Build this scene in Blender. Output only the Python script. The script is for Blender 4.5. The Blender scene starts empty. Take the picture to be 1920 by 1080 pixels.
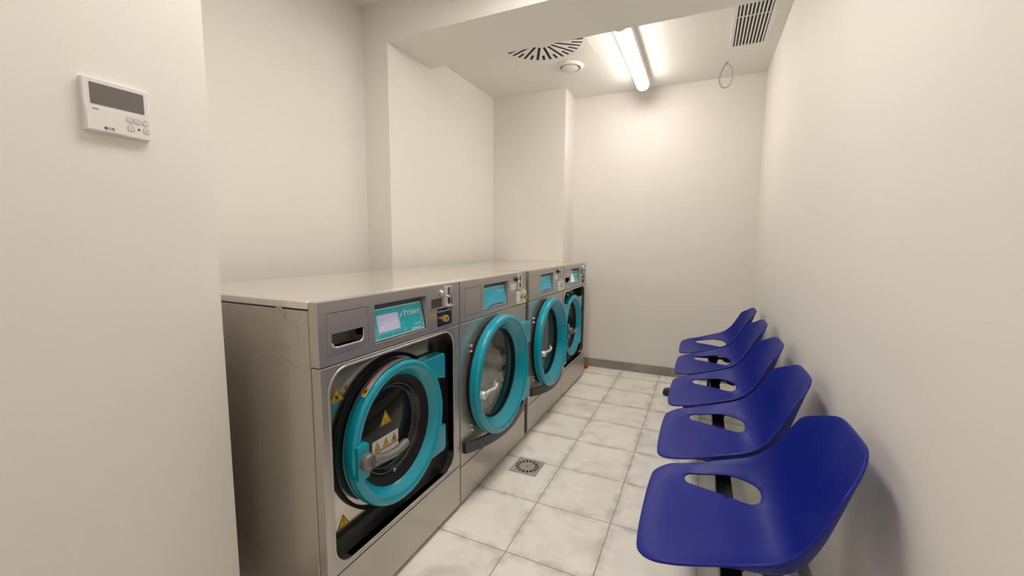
import bpy, bmesh, math, random
from mathutils import Vector, Matrix
from mathutils.geometry import delaunay_2d_cdt
random.seed(7)
PI = math.pi
S = bpy.context.scene
COL = S.collection

# ------------------------------------------------------------------ materials
def mat(name, col=(.8, .8, .8), rough=.5, metal=0., spec=.5, emit=None, estr=0., coat=0., trans=0., ior=1.45):
    m = bpy.data.materials.new(name)
    m.use_nodes = True
    b = m.node_tree.nodes['Principled BSDF']
    b.inputs['Base Color'].default_value = (*col, 1)
    b.inputs['Roughness'].default_value = rough
    b.inputs['Metallic'].default_value = metal
    b.inputs['Specular IOR Level'].default_value = spec
    b.inputs['Coat Weight'].default_value = coat
    b.inputs['Transmission Weight'].default_value = trans
    b.inputs['IOR'].default_value = ior
    if emit:
        b.inputs['Emission Color'].default_value = (*emit, 1)
        b.inputs['Emission Strength'].default_value = estr
    return m

def nodes(m):
    nt = m.node_tree
    return nt, nt.nodes, nt.links, nt.nodes['Principled BSDF']

def noise(nt, scale, detail=4., rough=.55, vec=None, dim='3D'):
    n = nt.nodes.new('ShaderNodeTexNoise')
    n.inputs['Scale'].default_value = scale
    n.inputs['Detail'].default_value = detail
    n.inputs['Roughness'].default_value = rough
    if vec is not None: nt.links.new(vec, n.inputs['Vector'])
    return n

def ramp(nt, fac, stops):
    r = nt.nodes.new('ShaderNodeValToRGB')
    e = r.color_ramp.elements
    e[0].position, e[0].color = stops[0][0], (*stops[0][1], 1)
    e[1].position, e[1].color = stops[-1][0], (*stops[-1][1], 1)
    for p, c in stops[1:-1]:
        k = e.new(p); k.color = (*c, 1)
    nt.links.new(fac, r.inputs['Fac'])
    return r

def bump(nt, height, strength, dist, b):
    k = nt.nodes.new('ShaderNodeBump')
    k.inputs['Strength'].default_value = strength
    k.inputs['Distance'].default_value = dist
    nt.links.new(height, k.inputs['Height'])
    nt.links.new(k.outputs['Normal'], b.inputs['Normal'])
    return k

def geo_pos(nt):
    return nt.nodes.new('ShaderNodeNewGeometry').outputs['Position']

def math_n(nt, op, a, b=None, c=None):
    n = nt.nodes.new('ShaderNodeMath'); n.operation = op
    for i, v in enumerate((a, b, c)):
        if v is None: continue
        if isinstance(v, (int, float)): n.inputs[i].default_value = v
        else: nt.links.new(v, n.inputs[i])
    return n.outputs[0]

def plaster(name, col, col2):
    m = mat(name, col, .62, spec=.3)
    nt, N, L, b = nodes(m)
    pos = geo_pos(nt)
    n1 = noise(nt, 1.3, 3, .5, pos)
    r = ramp(nt, n1.outputs['Fac'], [(.3, col), (.75, col2)])
    L.new(r.outputs['Color'], b.inputs['Base Color'])
    n2 = noise(nt, 260, 2, .6, pos)
    bump(nt, n2.outputs['Fac'], .06, .002, b)
    return m

def scuffed(name, col, col2, zmax):
    # painted plaster with grey shoe scuffs near the floor
    m = plaster(name, col, col2)
    nt, N, L, b = nodes(m)
    pos = geo_pos(nt)
    src = b.inputs['Base Color'].links[0].from_socket
    sx = nt.nodes.new('ShaderNodeSeparateXYZ'); L.new(pos, sx.inputs[0])
    mp = nt.nodes.new('ShaderNodeMapping'); mp.inputs['Scale'].default_value = (6, 6, 16)
    mp.inputs['Rotation'].default_value = (.5, .0, .0)
    L.new(pos, mp.inputs['Vector'])
    n = noise(nt, 1.0, 5, .65, mp.outputs['Vector'])
    r = ramp(nt, n.outputs['Fac'], [(.60, (0, 0, 0)), (.74, (1, 1, 1))])
    zz = nt.nodes.new('ShaderNodeMapRange'); zz.inputs['From Min'].default_value = zmax; zz.inputs['From Max'].default_value = zmax * .4
    L.new(sx.outputs['Z'], zz.inputs['Value'])
    f = math_n(nt, 'MULTIPLY', r.outputs['Color'], zz.outputs['Result'])
    f = math_n(nt, 'MULTIPLY', f, .35)
    mx = nt.nodes.new('ShaderNodeMixRGB'); L.new(f, mx.inputs['Fac']); L.new(src, mx.inputs['Color1'])
    mx.inputs['Color2'].default_value = (.32, .29, .27, 1)
    L.new(mx.outputs['Color'], b.inputs['Base Color'])
    return m

WALLC, WALLC2 = (.82, .788, .742), (.84, .81, .765)
M = {}
M['wall'] = plaster('wall_paint', WALLC, WALLC2)
M['wall_scuff'] = scuffed('wall_paint_scuffed', WALLC, WALLC2, .5)
M['ceil'] = plaster('ceiling_paint', (.83, .80, .755), (.85, .825, .78))

GX, GY, TX, TY = .3858, .7391, .33, .3295
def floor_mat():
    m = mat('floor_tiles', (.7, .66, .58), .34, spec=.45)
    nt, N, L, b = nodes(m)
    pos = geo_pos(nt)
    wob = noise(nt, 9, 2, .5, pos)
    sx = nt.nodes.new('ShaderNodeSeparateXYZ'); L.new(pos, sx.inputs[0])
    w = math_n(nt, 'MULTIPLY', math_n(nt, 'SUBTRACT', wob.outputs['Fac'], .5), .006)
    def axis(o, g, t):
        u = math_n(nt, 'DIVIDE', math_n(nt, 'SUBTRACT', math_n(nt, 'ADD', o, w), g), t)
        cell = math_n(nt, 'FLOOR', u)
        f = math_n(nt, 'SUBTRACT', u, cell)
        d = math_n(nt, 'MINIMUM', f, math_n(nt, 'SUBTRACT', 1., f))
        return cell, math_n(nt, 'MULTIPLY', d, t)
    cx, dx = axis(sx.outputs['X'], GX, TX)
    cy, dy = axis(sx.outputs['Y'], GY, TY)
    d = math_n(nt, 'MINIMUM', dx, dy)
    # per tile shift of the cloudy glaze
    cmb = nt.nodes.new('ShaderNodeCombineXYZ'); L.new(cx, cmb.inputs[0]); L.new(cy, cmb.inputs[1])
    wn = nt.nodes.new('ShaderNodeTexWhiteNoise'); L.new(cmb.outputs[0], wn.inputs['Vector'])
    sc = nt.nodes.new('ShaderNodeVectorMath'); sc.operation = 'SCALE'; sc.inputs['Scale'].default_value = 7.
    L.new(wn.outputs['Color'], sc.inputs[0])
    ad = nt.nodes.new('ShaderNodeVectorMath'); L.new(pos, ad.inputs[0]); L.new(sc.outputs[0], ad.inputs[1])
    n1 = noise(nt, 5.5, 6, .62, ad.outputs[0]); n1.inputs['Distortion'].default_value = .7
    r = ramp(nt, n1.outputs['Fac'], [(.27, (.66, .63, .57)), (.42, (.84, .81, .75)), (.55, (.92, .885, .82)), (.75, (.94, .91, .85))])
    # dusty darker band along the tile edges
    ed = nt.nodes.new('ShaderNodeMapRange'); ed.inputs['From Min'].default_value = .0; ed.inputs['From Max'].default_value = .035
    ed.inputs['To Min'].default_value = 1; ed.inputs['To Max'].default_value = 0
    L.new(d, ed.inputs['Value'])
    n3 = noise(nt, 11, 4, .6, pos)
    rr = ramp(nt, n3.outputs['Fac'], [(.4, (0, 0, 0)), (.62, (1, 1, 1))])
    ef = math_n(nt, 'MULTIPLY', math_n(nt, 'MULTIPLY', ed.outputs['Result'], rr.outputs['Color']), .75)
    mx = nt.nodes.new('ShaderNodeMixRGB'); L.new(ef, mx.inputs['Fac']); L.new(r.outputs['Color'], mx.inputs['Color1'])
    mx.inputs['Color2'].default_value = (.46, .43, .375, 1)
    g = nt.nodes.new('ShaderNodeMapRange'); g.inputs['From Min'].default_value = .0014; g.inputs['From Max'].default_value = .0032
    g.inputs['To Min'].default_value = 1; g.inputs['To Max'].default_value = 0
    L.new(d, g.inputs['Value'])
    mg = nt.nodes.new('ShaderNodeMixRGB'); L.new(g.outputs['Result'], mg.inputs['Fac']); L.new(mx.outputs['Color'], mg.inputs['Color1'])
    mg.inputs['Color2'].default_value = (.40, .37, .325, 1)
    L.new(mg.outputs['Color'], b.inputs['Base Color'])
    ro = math_n(nt, 'ADD', math_n(nt, 'MULTIPLY', g.outputs['Result'], .4), math_n(nt, 'ADD', math_n(nt, 'MULTIPLY', n1.outputs['Fac'], .25), .27))
    L.new(ro, b.inputs['Roughness'])
    h = nt.nodes.new('ShaderNodeMapRange'); h.inputs['From Min'].default_value = .001; h.inputs['From Max'].default_value = .004
    L.new(d, h.inputs['Value'])
    hh = math_n(nt, 'ADD', h.outputs['Result'], math_n(nt, 'MULTIPLY', n1.outputs['Fac'], .5))
    bump(nt, hh, .35, .0015, b)
    return m
M['floor'] = floor_mat()

def skirting_mat():
    m = mat('skirting_tile', (.33, .31, .27), .4)
    nt, N, L, b = nodes(m)
    pos = geo_pos(nt)
    n1 = noise(nt, 7, 5, .6, pos)
    r = ramp(nt, n1.outputs['Fac'], [(.3, (.24, .225, .20)), (.7, (.36, .335, .295))])
    sx = nt.nodes.new('ShaderNodeSeparateXYZ'); L.new(pos, sx.inputs[0])
    u = math_n(nt, 'FRACT', math_n(nt, 'DIVIDE', math_n(nt, 'SUBTRACT', sx.outputs['X'], GX - 3.3), TX))
    d = math_n(nt, 'MULTIPLY', math_n(nt, 'MINIMUM', u, math_n(nt, 'SUBTRACT', 1., u)), TX)
    g = math_n(nt, 'LESS_THAN', d, .0025)
    mx = nt.nodes.new('ShaderNodeMixRGB'); L.new(g, mx.inputs['Fac']); L.new(r.outputs['Color'], mx.inputs['Color1'])
    mx.inputs['Color2'].default_value = (.17, .155, .135, 1)
    L.new(mx.outputs['Color'], b.inputs['Base Color'])
    return m
M['skirt'] = skirting_mat()

def steel(name, col, rough, amt=.05, sc=(2, 2, 160), metal=.92):
    m = mat(name, col, rough, metal)
    nt, N, L, b = nodes(m)
    tc = nt.nodes.new('ShaderNodeTexCoord')
    mp = nt.nodes.new('ShaderNodeMapping'); mp.inputs['Scale'].default_value = sc
    L.new(tc.outputs['Object'], mp.inputs['Vector'])
    n = noise(nt, 3, 4, .6, mp.outputs['Vector'])
    v = math_n(nt, 'ADD', math_n(nt, 'MULTIPLY', n.outputs['Fac'], amt * 2), rough - amt)
    L.new(v, b.inputs['Roughness'])
    return m
M['steel'] = steel('grey_steel_panel', (.49, .465, .425), .30, metal=.7)
M['steel_side'] = mat('grey_steel_side', (.50, .455, .40), .26, .55)
M['steel_top'] = steel('grey_steel_lid_lightened', (.78, .75, .69), .18, .03, (3, 3, 3), metal=.8)  # lid base lightened to carry the wall's grazing reflection
M['mirror'] = steel('polished_steel', (.54, .505, .455), .12, .02, (6, 6, 6), metal=.95)
M['drum'] = steel('drum_steel', (.62, .58, .52), .35, .05, (4, 4, 4))
M['chrome'] = mat('chrome', (.80, .77, .72), .16, 1.)
M['silver'] = mat('silver_metal', (.78, .75, .71), .34, .55)
M['handle'] = mat('grey_cast_metal', (.20, .195, .185), .36, .35)
M['black'] = mat('black_plastic', (.012, .011, .012), .38)
M['rubber'] = mat('black_rubber', (.008, .0075, .008), .6, spec=.3)
M['gloss_black'] = mat('dark_tinted_glass', (.014, .013, .013), .07, spec=.5)
M['dark_grey'] = mat('dark_grey_plastic', (.05, .048, .05), .4)
M['pull_grey'] = mat('warm_grey_plastic', (.20, .185, .165), .4)  # the finger pull's own brownish grey plastic
M['recess_grey'] = mat('recess_grey_plastic', (.10, .105, .10), .4)
M['teal'] = mat('teal_plastic', (.0, .32, .44), .27, spec=.55, coat=.25)
M['blue'] = mat('blue_plastic', (.001, .010, .235), .45, spec=.42)
M['white_plastic'] = mat('white_plastic', (.80, .78, .75), .35)
M['white_metal'] = mat('white_painted_metal', (.80, .775, .73), .4)
M['lcd_off'] = mat('grey_display', (.165, .15, .14), .3)
M['ink'] = mat('dark_print', (.06, .055, .055), .5)
M['white_ink'] = mat('white_print', (.85, .88, .88), .5)
M['navy'] = mat('navy_sticker', (.012, .016, .07), .35)
M['yellow'] = mat('yellow_sticker', (.80, .52, .0), .4)
M['paper'] = mat('white_paper', (.82, .81, .79), .6)
M['red'] = mat('red_print', (.60, .02, .05), .5)
M['pink'] = mat('pink_print', (.75, .30, .42), .5)
M['purple'] = mat('purple_print', (.10, .06, .13), .5)
M['red_plastic'] = mat('red_plastic', (.72, .035, .02), .35)
M['brass'] = mat('brass', (.78, .50, .14), .3, .7)
M['olive'] = mat('olive_plastic', (.27, .26, .02), .4)
M['cable'] = mat('grey_green_cable', (.30, .38, .36), .45)
M['grate'] = mat('drain_steel', (.52, .50, .475), .36, .35)
M['slot'] = mat('dark_opening', (.010, .009, .008), .7)
M['tape'] = mat('clear_tape', (.43, .39, .345), .22, metal=.3)
M['screen_teal'] = mat('screen_teal', (.0, .24, .28), .25, emit=(.0, .42, .48), estr=.12)
M['screen_blue'] = mat('screen_blue', (.012, .27, .37), .25, emit=(.02, .42, .55), estr=.14)
M['line'] = mat('screen_line_print', (.35, .66, .68), .4)
M['lcd_lit'] = mat('lit_display', (.36, .36, .46), .25, emit=(.52, .50, .72), estr=.16)
M['lcd_white'] = mat('lit_display_white', (.6, .62, .62), .25, emit=(.75, .78, .78), estr=.25)

def teal_rough():
    nt, N, L, b = nodes(M['teal'])
teal_rough()

def linen_mat():
    m = mat('linen', (.60, .56, .50), .85)
    nt, N, L, b = nodes(m)
    tc = nt.nodes.new('ShaderNodeTexCoord')
    n = noise(nt, 14, 5, .6, tc.outputs['Object'])
    r = ramp(nt, n.outputs['Fac'], [(.3, (.36, .335, .30)), (.7, (.56, .53, .47))])
    L.new(r.outputs['Color'], b.inputs['Base Color'])
    bump(nt, n.outputs['Fac'], .5, .01, b)
    return m
M['linen'] = linen_mat()

def glass_mat():
    m = bpy.data.materials.new('window_glass'); m.use_nodes = True
    nt = m.node_tree; nt.nodes.clear()
    o = nt.nodes.new('ShaderNodeOutputMaterial')
    t = nt.nodes.new('ShaderNodeBsdfTransparent'); t.inputs['Color'].default_value = (.92, .93, .92, 1)
    g = nt.nodes.new('ShaderNodeBsdfGlossy'); g.inputs['Roughness'].default_value = .02
    f = nt.nodes.new('ShaderNodeFresnel'); f.inputs['IOR'].default_value = 1.65
    mx = nt.nodes.new('ShaderNodeMixShader')
    gm = nt.nodes.new('ShaderNodeNewGeometry')
    iv = math_n(nt, 'MULTIPLY', f.outputs[0], math_n(nt, 'SUBTRACT', 1., gm.outputs['Backfacing']))
    nt.links.new(iv, mx.inputs['Fac']); nt.links.new(t.outputs[0], mx.inputs[1]); nt.links.new(g.outputs[0], mx.inputs[2])
    nt.links.new(mx.outputs[0], o.inputs['Surface'])
    return m
M['glass'] = glass_mat()

TUBE_STR = 14.5
FRONT_STR = 10.
REAR_STR = 3.2
def emis(name, col, s):
    m = mat(name, (.9, .9, .87), .4, emit=col, estr=s)
    return m
M['tube'] = emis('lit_diffuser', (1., .94, .85), TUBE_STR)
M['tube_dim'] = emis('lit_diffuser_dim', (1., .94, .875), REAR_STR)
M['added_panel'] = emis('added_panel_glow', (1., .94, .875), FRONT_STR)  # glow of the added panel close to the beam

# ------------------------------------------------------------------ mesh helpers
def link(name, bm, m, parent=None, smooth=None, bevel=0., seg=2, recalc=True):
    if recalc: bmesh.ops.recalc_face_normals(bm, faces=bm.faces)
    me = bpy.data.meshes.new(name)
    bm.to_mesh(me); bm.free()
    ms = m if isinstance(m, (list, tuple)) else [m]
    for k in ms: me.materials.append(k)
    o = bpy.data.objects.new(name, me)
    COL.objects.link(o)
    if parent: o.parent = parent
    if smooth is not None:
        me.polygons.foreach_set('use_smooth', [True] * len(me.polygons))
        try: me.set_sharp_from_angle(angle=math.radians(smooth))
        except Exception: pass
    if bevel:
        b = o.modifiers.new('bevel', 'BEVEL'); b.width = bevel; b.segments = seg; b.limit_method = 'ANGLE'; b.angle_limit = math.radians(40)
        b.harden_normals = False
    return o

def thing(name, label, cat, loc, group=None):
    o = bpy.data.objects.new(name, None); COL.objects.link(o)
    o.empty_display_size = .1
    o.location = loc
    o['label'] = label; o['category'] = cat
    if group: o['group'] = group
    return o

def tag(o, label, cat, group=None):
    o['label'] = label; o['category'] = cat
    if group: o['group'] = group
    return o

def box(bm, lo, hi, mi=0):
    vs = [bm.verts.new((x, y, z)) for x in (lo[0], hi[0]) for y in (lo[1], hi[1]) for z in (lo[2], hi[2])]
    for f in ((0, 1, 3, 2), (4, 6, 7, 5), (0, 4, 5, 1), (2, 3, 7, 6), (0, 2, 6, 4), (1, 5, 7, 3)):
        k = bm.faces.new([vs[i] for i in f]); k.material_index = mi
    return vs

def B(lo, hi):
    bm = bmesh.new(); box(bm, lo, hi); return bm

def rrect(y0, y1, z0, z1, r, n=8):
    rs = r if isinstance(r, (list, tuple)) else [r] * 4   # bl, br, tr, tl
    P = []
    for (cy, cz, a0, q) in ((y0 + rs[0], z0 + rs[0], PI, rs[0]), (y1 - rs[1], z0 + rs[1], 1.5 * PI, rs[1]), (y1 - rs[2], z1 - rs[2], 0, rs[2]), (y0 + rs[3], z1 - rs[3], .5 * PI, rs[3])):
        k = n if q > 1e-6 else 0
        for i in range(k + 1):
            a = a0 + .5 * PI * i / max(k, 1)
            P.append((cy + q * math.cos(a), cz + q * math.sin(a)))
    return P

def ellipse(cy, cz, ry, rz, n=48, a0=0., a1=2 * PI):
    full = abs(a1 - a0) >= 2 * PI - 1e-6
    return [(cy + ry * math.cos(a0 + (a1 - a0) * i / (n if full else n - 1)), cz + rz * math.sin(a0 + (a1 - a0) * i / (n if full else n - 1))) for i in range(n)]

def inside(p, poly):
    x, y = p; c = False; j = len(poly) - 1
    for i in range(len(poly)):
        xi, yi = poly[i]; xj, yj = poly[j]
        if (yi > y) != (yj > y) and x < (xj - xi) * (y - yi) / (yj - yi) + xi: c = not c
        j = i
    return c

def cdt(outer, holes=(), extra=()):
    pts = []; edges = []
    for lp in [outer, *holes]:
        s = len(pts); pts += [Vector(p) for p in lp]
        edges += [(s + i, s + (i + 1) % len(lp)) for i in range(len(lp))]
    pts += [Vector(p) for p in extra]
    v, e, f, *_ = delaunay_2d_cdt(pts, edges, [], 0, 1e-7)
    F = []
    for t in f:
        c = sum((v[i] for i in t), Vector((0, 0))) / len(t)
        if inside(c, outer) and not any(inside(c, h) for h in holes): F.append(list(t))
    return [tuple(p) for p in v], F

def plate(bm, outer, x0, x1, holes=(), mi=0, f=None):
    """flat plate in the y-z plane, front at x1, back at x0; f maps (x,y,z)->(x,y,z)"""
    f = f or (lambda x, y, z: (x, y, z))
    V, F = cdt(outer, holes)
    fr = [bm.verts.new(f(x1, *p)) for p in V]; bk = [bm.verts.new(f(x0, *p)) for p in V]
    cnt = {}
    for t in F:
        for i in range(len(t)):
            a, b = t[i], t[(i + 1) % len(t)]
            cnt[(a, b)] = cnt.get((a, b), 0) + 1
        k = bm.faces.new([fr[i] for i in t]); k.material_index = mi
        k = bm.faces.new([bk[i] for i in reversed(t)]); k.material_index = mi
    for (a, b) in cnt:
        if (b, a) not in cnt:
            k = bm.faces.new([fr[b], fr[a], bk[a], bk[b]]); k.material_index = mi
    dead = [v for v in fr + bk if not v.link_faces]
    for v in dead: bm.verts.remove(v)

def PL(outer, x0, x1, holes=(), f=None):
    bm = bmesh.new(); plate(bm, outer, x0, x1, holes, 0, f)
    bmesh.ops.dissolve_limit(bm, angle_limit=.01, verts=bm.verts, edges=bm.edges)
    return bm

def lathe(bm, prof, c, n=72, axis='x', closed=False, mi=0):
    """prof: list of (r, a) ; revolve about axis through c"""
    rings = []
    for r, a in prof:
        ring = []
        if r < 1e-6:
            p = {'x': (c[0] + a, c[1], c[2]), 'z': (c[0], c[1], c[2] + a), 'y': (c[0], c[1] + a, c[2])}[axis]
            ring = [bm.verts.new(p)]
        else:
            for i in range(n):
                t = 2 * PI * i / n; u, v = r * math.cos(t), r * math.sin(t)
                p = {'x': (c[0] + a, c[1] + u, c[2] + v), 'z': (c[0] + u, c[1] + v, c[2] + a), 'y': (c[0] + u, c[1] + a, c[2] + v)}[axis]
                ring.append(bm.verts.new(p))
        rings.append(ring)
    pairs = list(zip(rings, rings[1:])) + ([(rings[-1], rings[0])] if closed else [])
    for A, Bq in pairs:
        if len(A) == 1 and len(Bq) == 1: continue
        for i in range(n):
            j = (i + 1) % n
            if len(A) == 1: k = bm.faces.new([A[0], Bq[j], Bq[i]])
            elif len(Bq) == 1: k = bm.faces.new([A[i], A[j], Bq[0]])
            else: k = bm.faces.new([A[i], A[j], Bq[j], Bq[i]])
            k.material_index = mi

def LA(prof, c, n=72, axis='x', closed=False):
    bm = bmesh.new(); lathe(bm, prof, c, n, axis, closed); return bm

def tube(bm, pts, r, n=10, closed=False, cap=True, mi=0, flat=1.):
    pts = [Vector(p) for p in pts]; rings = []
    N = len(pts)
    up = None
    for i, p in enumerate(pts):
        if closed: d = pts[(i + 1) % N] - pts[i - 1]
        else: d = pts[min(i + 1, N - 1)] - pts[max(i - 1, 0)]
        d.normalize()
        if up is None:
            up = Vector((0, 0, 1)) if abs(d.z) < .9 else Vector((1, 0, 0))
        s = d.cross(up).normalized(); up = s.cross(d).normalized()
        rr = r[i] if isinstance(r, (list, tuple)) else r
        rings.append([bm.verts.new(p + s * rr * math.cos(2 * PI * k / n) + up * rr * flat * math.sin(2 * PI * k / n)) for k in range(n)])
    for i in range(N if closed else N - 1):
        A, Q = rings[i], rings[(i + 1) % N]
        for k in range(n):
            f = bm.faces.new([A[k], A[(k + 1) % n], Q[(k + 1) % n], Q[k]]); f.material_index = mi
    if cap and not closed:
        f = bm.faces.new(rings[0][::-1]); f.material_index = mi
        f = bm.faces.new(rings[-1]); f.material_index = mi

def TU(*a, **k):
    bm = bmesh.new(); tube(bm, *a, **k); return bm

def spline(P, n):
    """Catmull-Rom through points of any dimension"""
    out = []
    K = len(P)
    for i in range(n):
        t = i / (n - 1) * (K - 1); k = min(int(t), K - 2); u = t - k
        p0 = P[max(k - 1, 0)]; p1 = P[k]; p2 = P[k + 1]; p3 = P[min(k + 2, K - 1)]
        out.append(tuple(.5 * (2 * b + (c - a) * u + (2 * a - 5 * b + 4 * c - d) * u * u + (3 * b - a - 3 * c + d) * u ** 3) for a, b, c, d in zip(p0, p1, p2, p3)))
    return out

def text_polys(txt, size, bold=0., shear=0.):
    """mesh of a word in the built-in font: (verts2d, faces), start at 0, width returned"""
    cu = bpy.data.curves.new('lettering', 'FONT'); cu.body = txt; cu.size = size; cu.offset = bold; cu.shear = shear
    cu.resolution_u = 3
    o = bpy.data.objects.new('lettering', cu); COL.objects.link(o)
    dg = bpy.context.evaluated_depsgraph_get(); dg.update()
    me = bpy.data.meshes.new_from_object(o.evaluated_get(dg))
    V = [(v.co.x, v.co.y) for v in me.vertices]; F = [list(p.vertices) for p in me.polygons]
    bpy.data.objects.remove(o); bpy.data.meshes.remove(me); bpy.data.curves.remove(cu)
    w = max([v[0] for v in V], default=0)
    return V, F, w

def put(bm, V, F, f, th=.0004, mi=0):
    """lay 2-d polygons on a surface as a thin raised print: f(u,v,h) -> xyz"""
    a = [bm.verts.new(f(u, v, th)) for u, v in V]
    for p in F:
        try: k = bm.faces.new([a[i] for i in p]); k.material_index = mi
        except ValueError: pass

def poly(bm, pts, f, th=.0004, mi=0):
    k = bm.faces.new([bm.verts.new(f(u, v, th)) for u, v in pts]); k.material_index = mi

def seg(bm, a, b, w, f, th=.0004, mi=0):
    d = Vector((b[0] - a[0], b[1] - a[1])); n = Vector((-d.y, d.x)).normalized() * w / 2
    poly(bm, [(a[0] + n.x, a[1] + n.y), (a[0] - n.x, a[1] - n.y), (b[0] - n.x, b[1] - n.y), (b[0] + n.x, b[1] + n.y)], f, th, mi)

def serif_primer():
    """the word Primer in a roman serif: list of polygons, cap height 0.70, and its width"""
    G = []
    def R(x0, y0, x1, y1): G.append([(x0, y0), (x1, y0), (x1, y1), (x0, y1)])
    def arc(cx, cy, ro, so, ri, si, a0, a1, n=10, dx=0):
        for i in range(n):
            t0 = math.radians(a0 + (a1 - a0) * i / n); t1 = math.radians(a0 + (a1 - a0) * (i + 1) / n)
            G.append([(cx + ro * math.cos(t0), cy + so * math.sin(t0)), (cx + ro * math.cos(t1), cy + so * math.sin(t1)),
                      (cx + dx + ri * math.cos(t1), cy + si * math.sin(t1)), (cx + dx + ri * math.cos(t0), cy + si * math.sin(t0))])
    x = 0.
    R(x + .08, .0, x + .20, .70); R(x, 0, x + .29, .05); R(x, .65, x + .22, .70)
    arc(x + .20, .505, .27, .195, .145, .145, -90, 90, 12); x += .51
    def stem(x, h=.48): R(x + .06, 0, x + .165, h); R(x, 0, x + .23, .045); R(x, h - .045, x + .10, h)
    stem(x); arc(x + .165, .36, .14, .12, .05, .06, 40, 180, 8); arc(x + .27, .41, .055, .055, 0, 0, 0, 360, 10); x += .35
    stem(x); arc(x + .11, .62, .062, .062, 0, 0, 0, 360, 10); x += .26
    stem(x); 
    for q in (0, .215):
        R(x + .275 + q, 0, x + .38 + q, .34); R(x + .225 + q, 0, x + .43 + q, .045)
        arc(x + .255 + q, .34, .125, .15, .02, .10, 0, 150, 8)
    x += .68
    arc(x + .20, .235, .20, .25, .09, .205, 20, 330, 22); R(x + .07, .23, x + .385, .275)
    arc(x + .20, .235, .20, .25, .09, .205, 0, 22, 3); x += .43
    stem(x); arc(x + .165, .36, .14, .12, .05, .06, 40, 180, 8); arc(x + .27, .41, .055, .055, 0, 0, 0, 360, 10); x += .35
    return G, x

def triangle_sign(bm, c, w, h, f, sym, th=.0004):
    """yellow warning triangle, materials: 0 yellow 1 black"""
    y, z = c
    def T(s, t, mi):
        poly(bm, [(y - w / 2 * s, z - h / 3 * s), (y + w / 2 * s, z - h / 3 * s), (y, z + h * 2 / 3 * s)], f, t, mi)
    T(1., th, 0); T(.90, th * 1.8, 1); T(.74, th * 2.6, 0)
    t = th * 3.4
    if sym == '!':
        poly(bm, [(y - w * .035, z - h * .02), (y + w * .035, z - h * .02), (y + w * .055, z + h * .27), (y - w * .055, z + h * .27)], f, t, 1)
        poly(bm, ellipse(y, z - h * .13, w * .05, w * .05, 10), f, t, 1)
    elif sym == 'hand':
        poly(bm, ellipse(y, z - h * .04, w * .13, h * .10, 12), f, t, 1)
        for k in (-1, 0, 1): seg(bm, (y + k * w * .07, z), (y + k * w * .15, z + h * .2), w * .05, f, t, 1)
        seg(bm, (y - w * .25, z - h * .16), (y + w * .25, z - h * .16), w * .04, f, t, 1)
    else:
        for k in (-1, 0, 1):
            seg(bm, (y + k * w * .11, z - h * .08), (y + k * w * .11 + w * .03, z + h * .14), w * .035, f, t, 1)
        seg(bm, (y - w * .22, z - h * .14), (y + w * .22, z - h * .14), w * .05, f, t, 1)

# ------------------------------------------------------------------ setting
H = 2.48; HF = 2.6229; HB = 2.3895
XR = 1.388; XB = -1.0137; XP = -.8154; YP = 1.543; YP2 = 1.987; YC = 2.97; YF = 3.2554; XL = -.15; YL = .096; YN = -2.3
def struct(name, lo, hi, m):
    o = link(name, B(lo, hi), m); o['kind'] = 'structure'; return o
struct('floor', (-1.15, YN - .1, -.1), (XR + .1, YF + .1, 0), M['floor'])
struct('wall_left', (-1.15, YN, 0), (XL, YL, HF), M['wall_scuff'])
struct('wall_alcove', (-1.15, YL, 0), (XB, YP, HF), M['wall'])
struct('wall_recess', (-1.15, YP, 0), (XP, YF, H + .2), M['wall'])
struct('wall_column', (XP, YC, 0), (-.1218, YF, H), M['wall'])
struct('wall_back', (-1.15, YF, 0), (XR + .1, YF + .1, H + .2), M['wall'])
struct('wall_right', (XR, YN, 0), (XR + .1, YF, HF + .05), M['wall_scuff'])
struct('wall_front', (-1.15, YN - .1, 0), (XR + .1, YN, HF + .05), M['wall'])
struct('ceiling', (-1.15, YN, HF), (XR, YP, HF + .1), M['ceil'])
struct('ceiling_back', (XP, YP2, H), (XR, YF, H + .1), M['ceil'])
struct('trim_1', (XP, YP, HB), (XR, YP2, HF + .1), M['ceil'])       # the dropped beam
o = link('baseboard_back', B((-.1218, YF - .011, 0), (XR, YF, .0785)), M['skirt'], bevel=.002); o['kind'] = 'structure'
o = link('baseboard_right', B((XR - .011, YN, 0), (XR, YF - .012, .0785)), M['skirt'], bevel=.002); o['kind'] = 'structure'
o = link('baseboard_left', B((XL, YN, 0), (XL + .011, YL, .0785)), M['skirt'], bevel=.002); o['kind'] = 'structure'

# ------------------------------------------------------------------ washing machines and dryers
X0 = .0956
HM = 1.0
DEPTH = .753

def cabinet(root, W, zb=.02):
    bm = bmesh.new()
    t = .012
    x0, x1 = -DEPTH, -.036
    box(bm, (x0, 0, zb), (x1, t, .976)); box(bm, (x0, W - t, zb), (x1, W, .976))
    box(bm, (x0, t, zb), (x0 + t, W - t, .976)); box(bm, (x0 + t, t, zb), (x1, W - t, zb + t))
    link('cabinet', bm, M['steel_side'], root, bevel=.002)
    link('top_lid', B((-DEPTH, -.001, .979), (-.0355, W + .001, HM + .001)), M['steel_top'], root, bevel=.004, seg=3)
    for x in (-DEPTH + .06, -.09):
        for y in (.06, W - .06):
            bm = bmesh.new(); lathe(bm, [(0, 0), (.022, 0), (.022, .006), (.009, .008), (.009, zb + .002), (0, zb + .002)], (x, y, 0), 16, 'z')
            link('levelling_foot', bm, M['black'], root, smooth=40)

def hollow_front(root, name, outer, holes, m, x0=-.034, x1=0., bevel=.003):
    return link(name, PL(outer, x0, x1, holes), m, root, bevel=bevel, seg=3)

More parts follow.
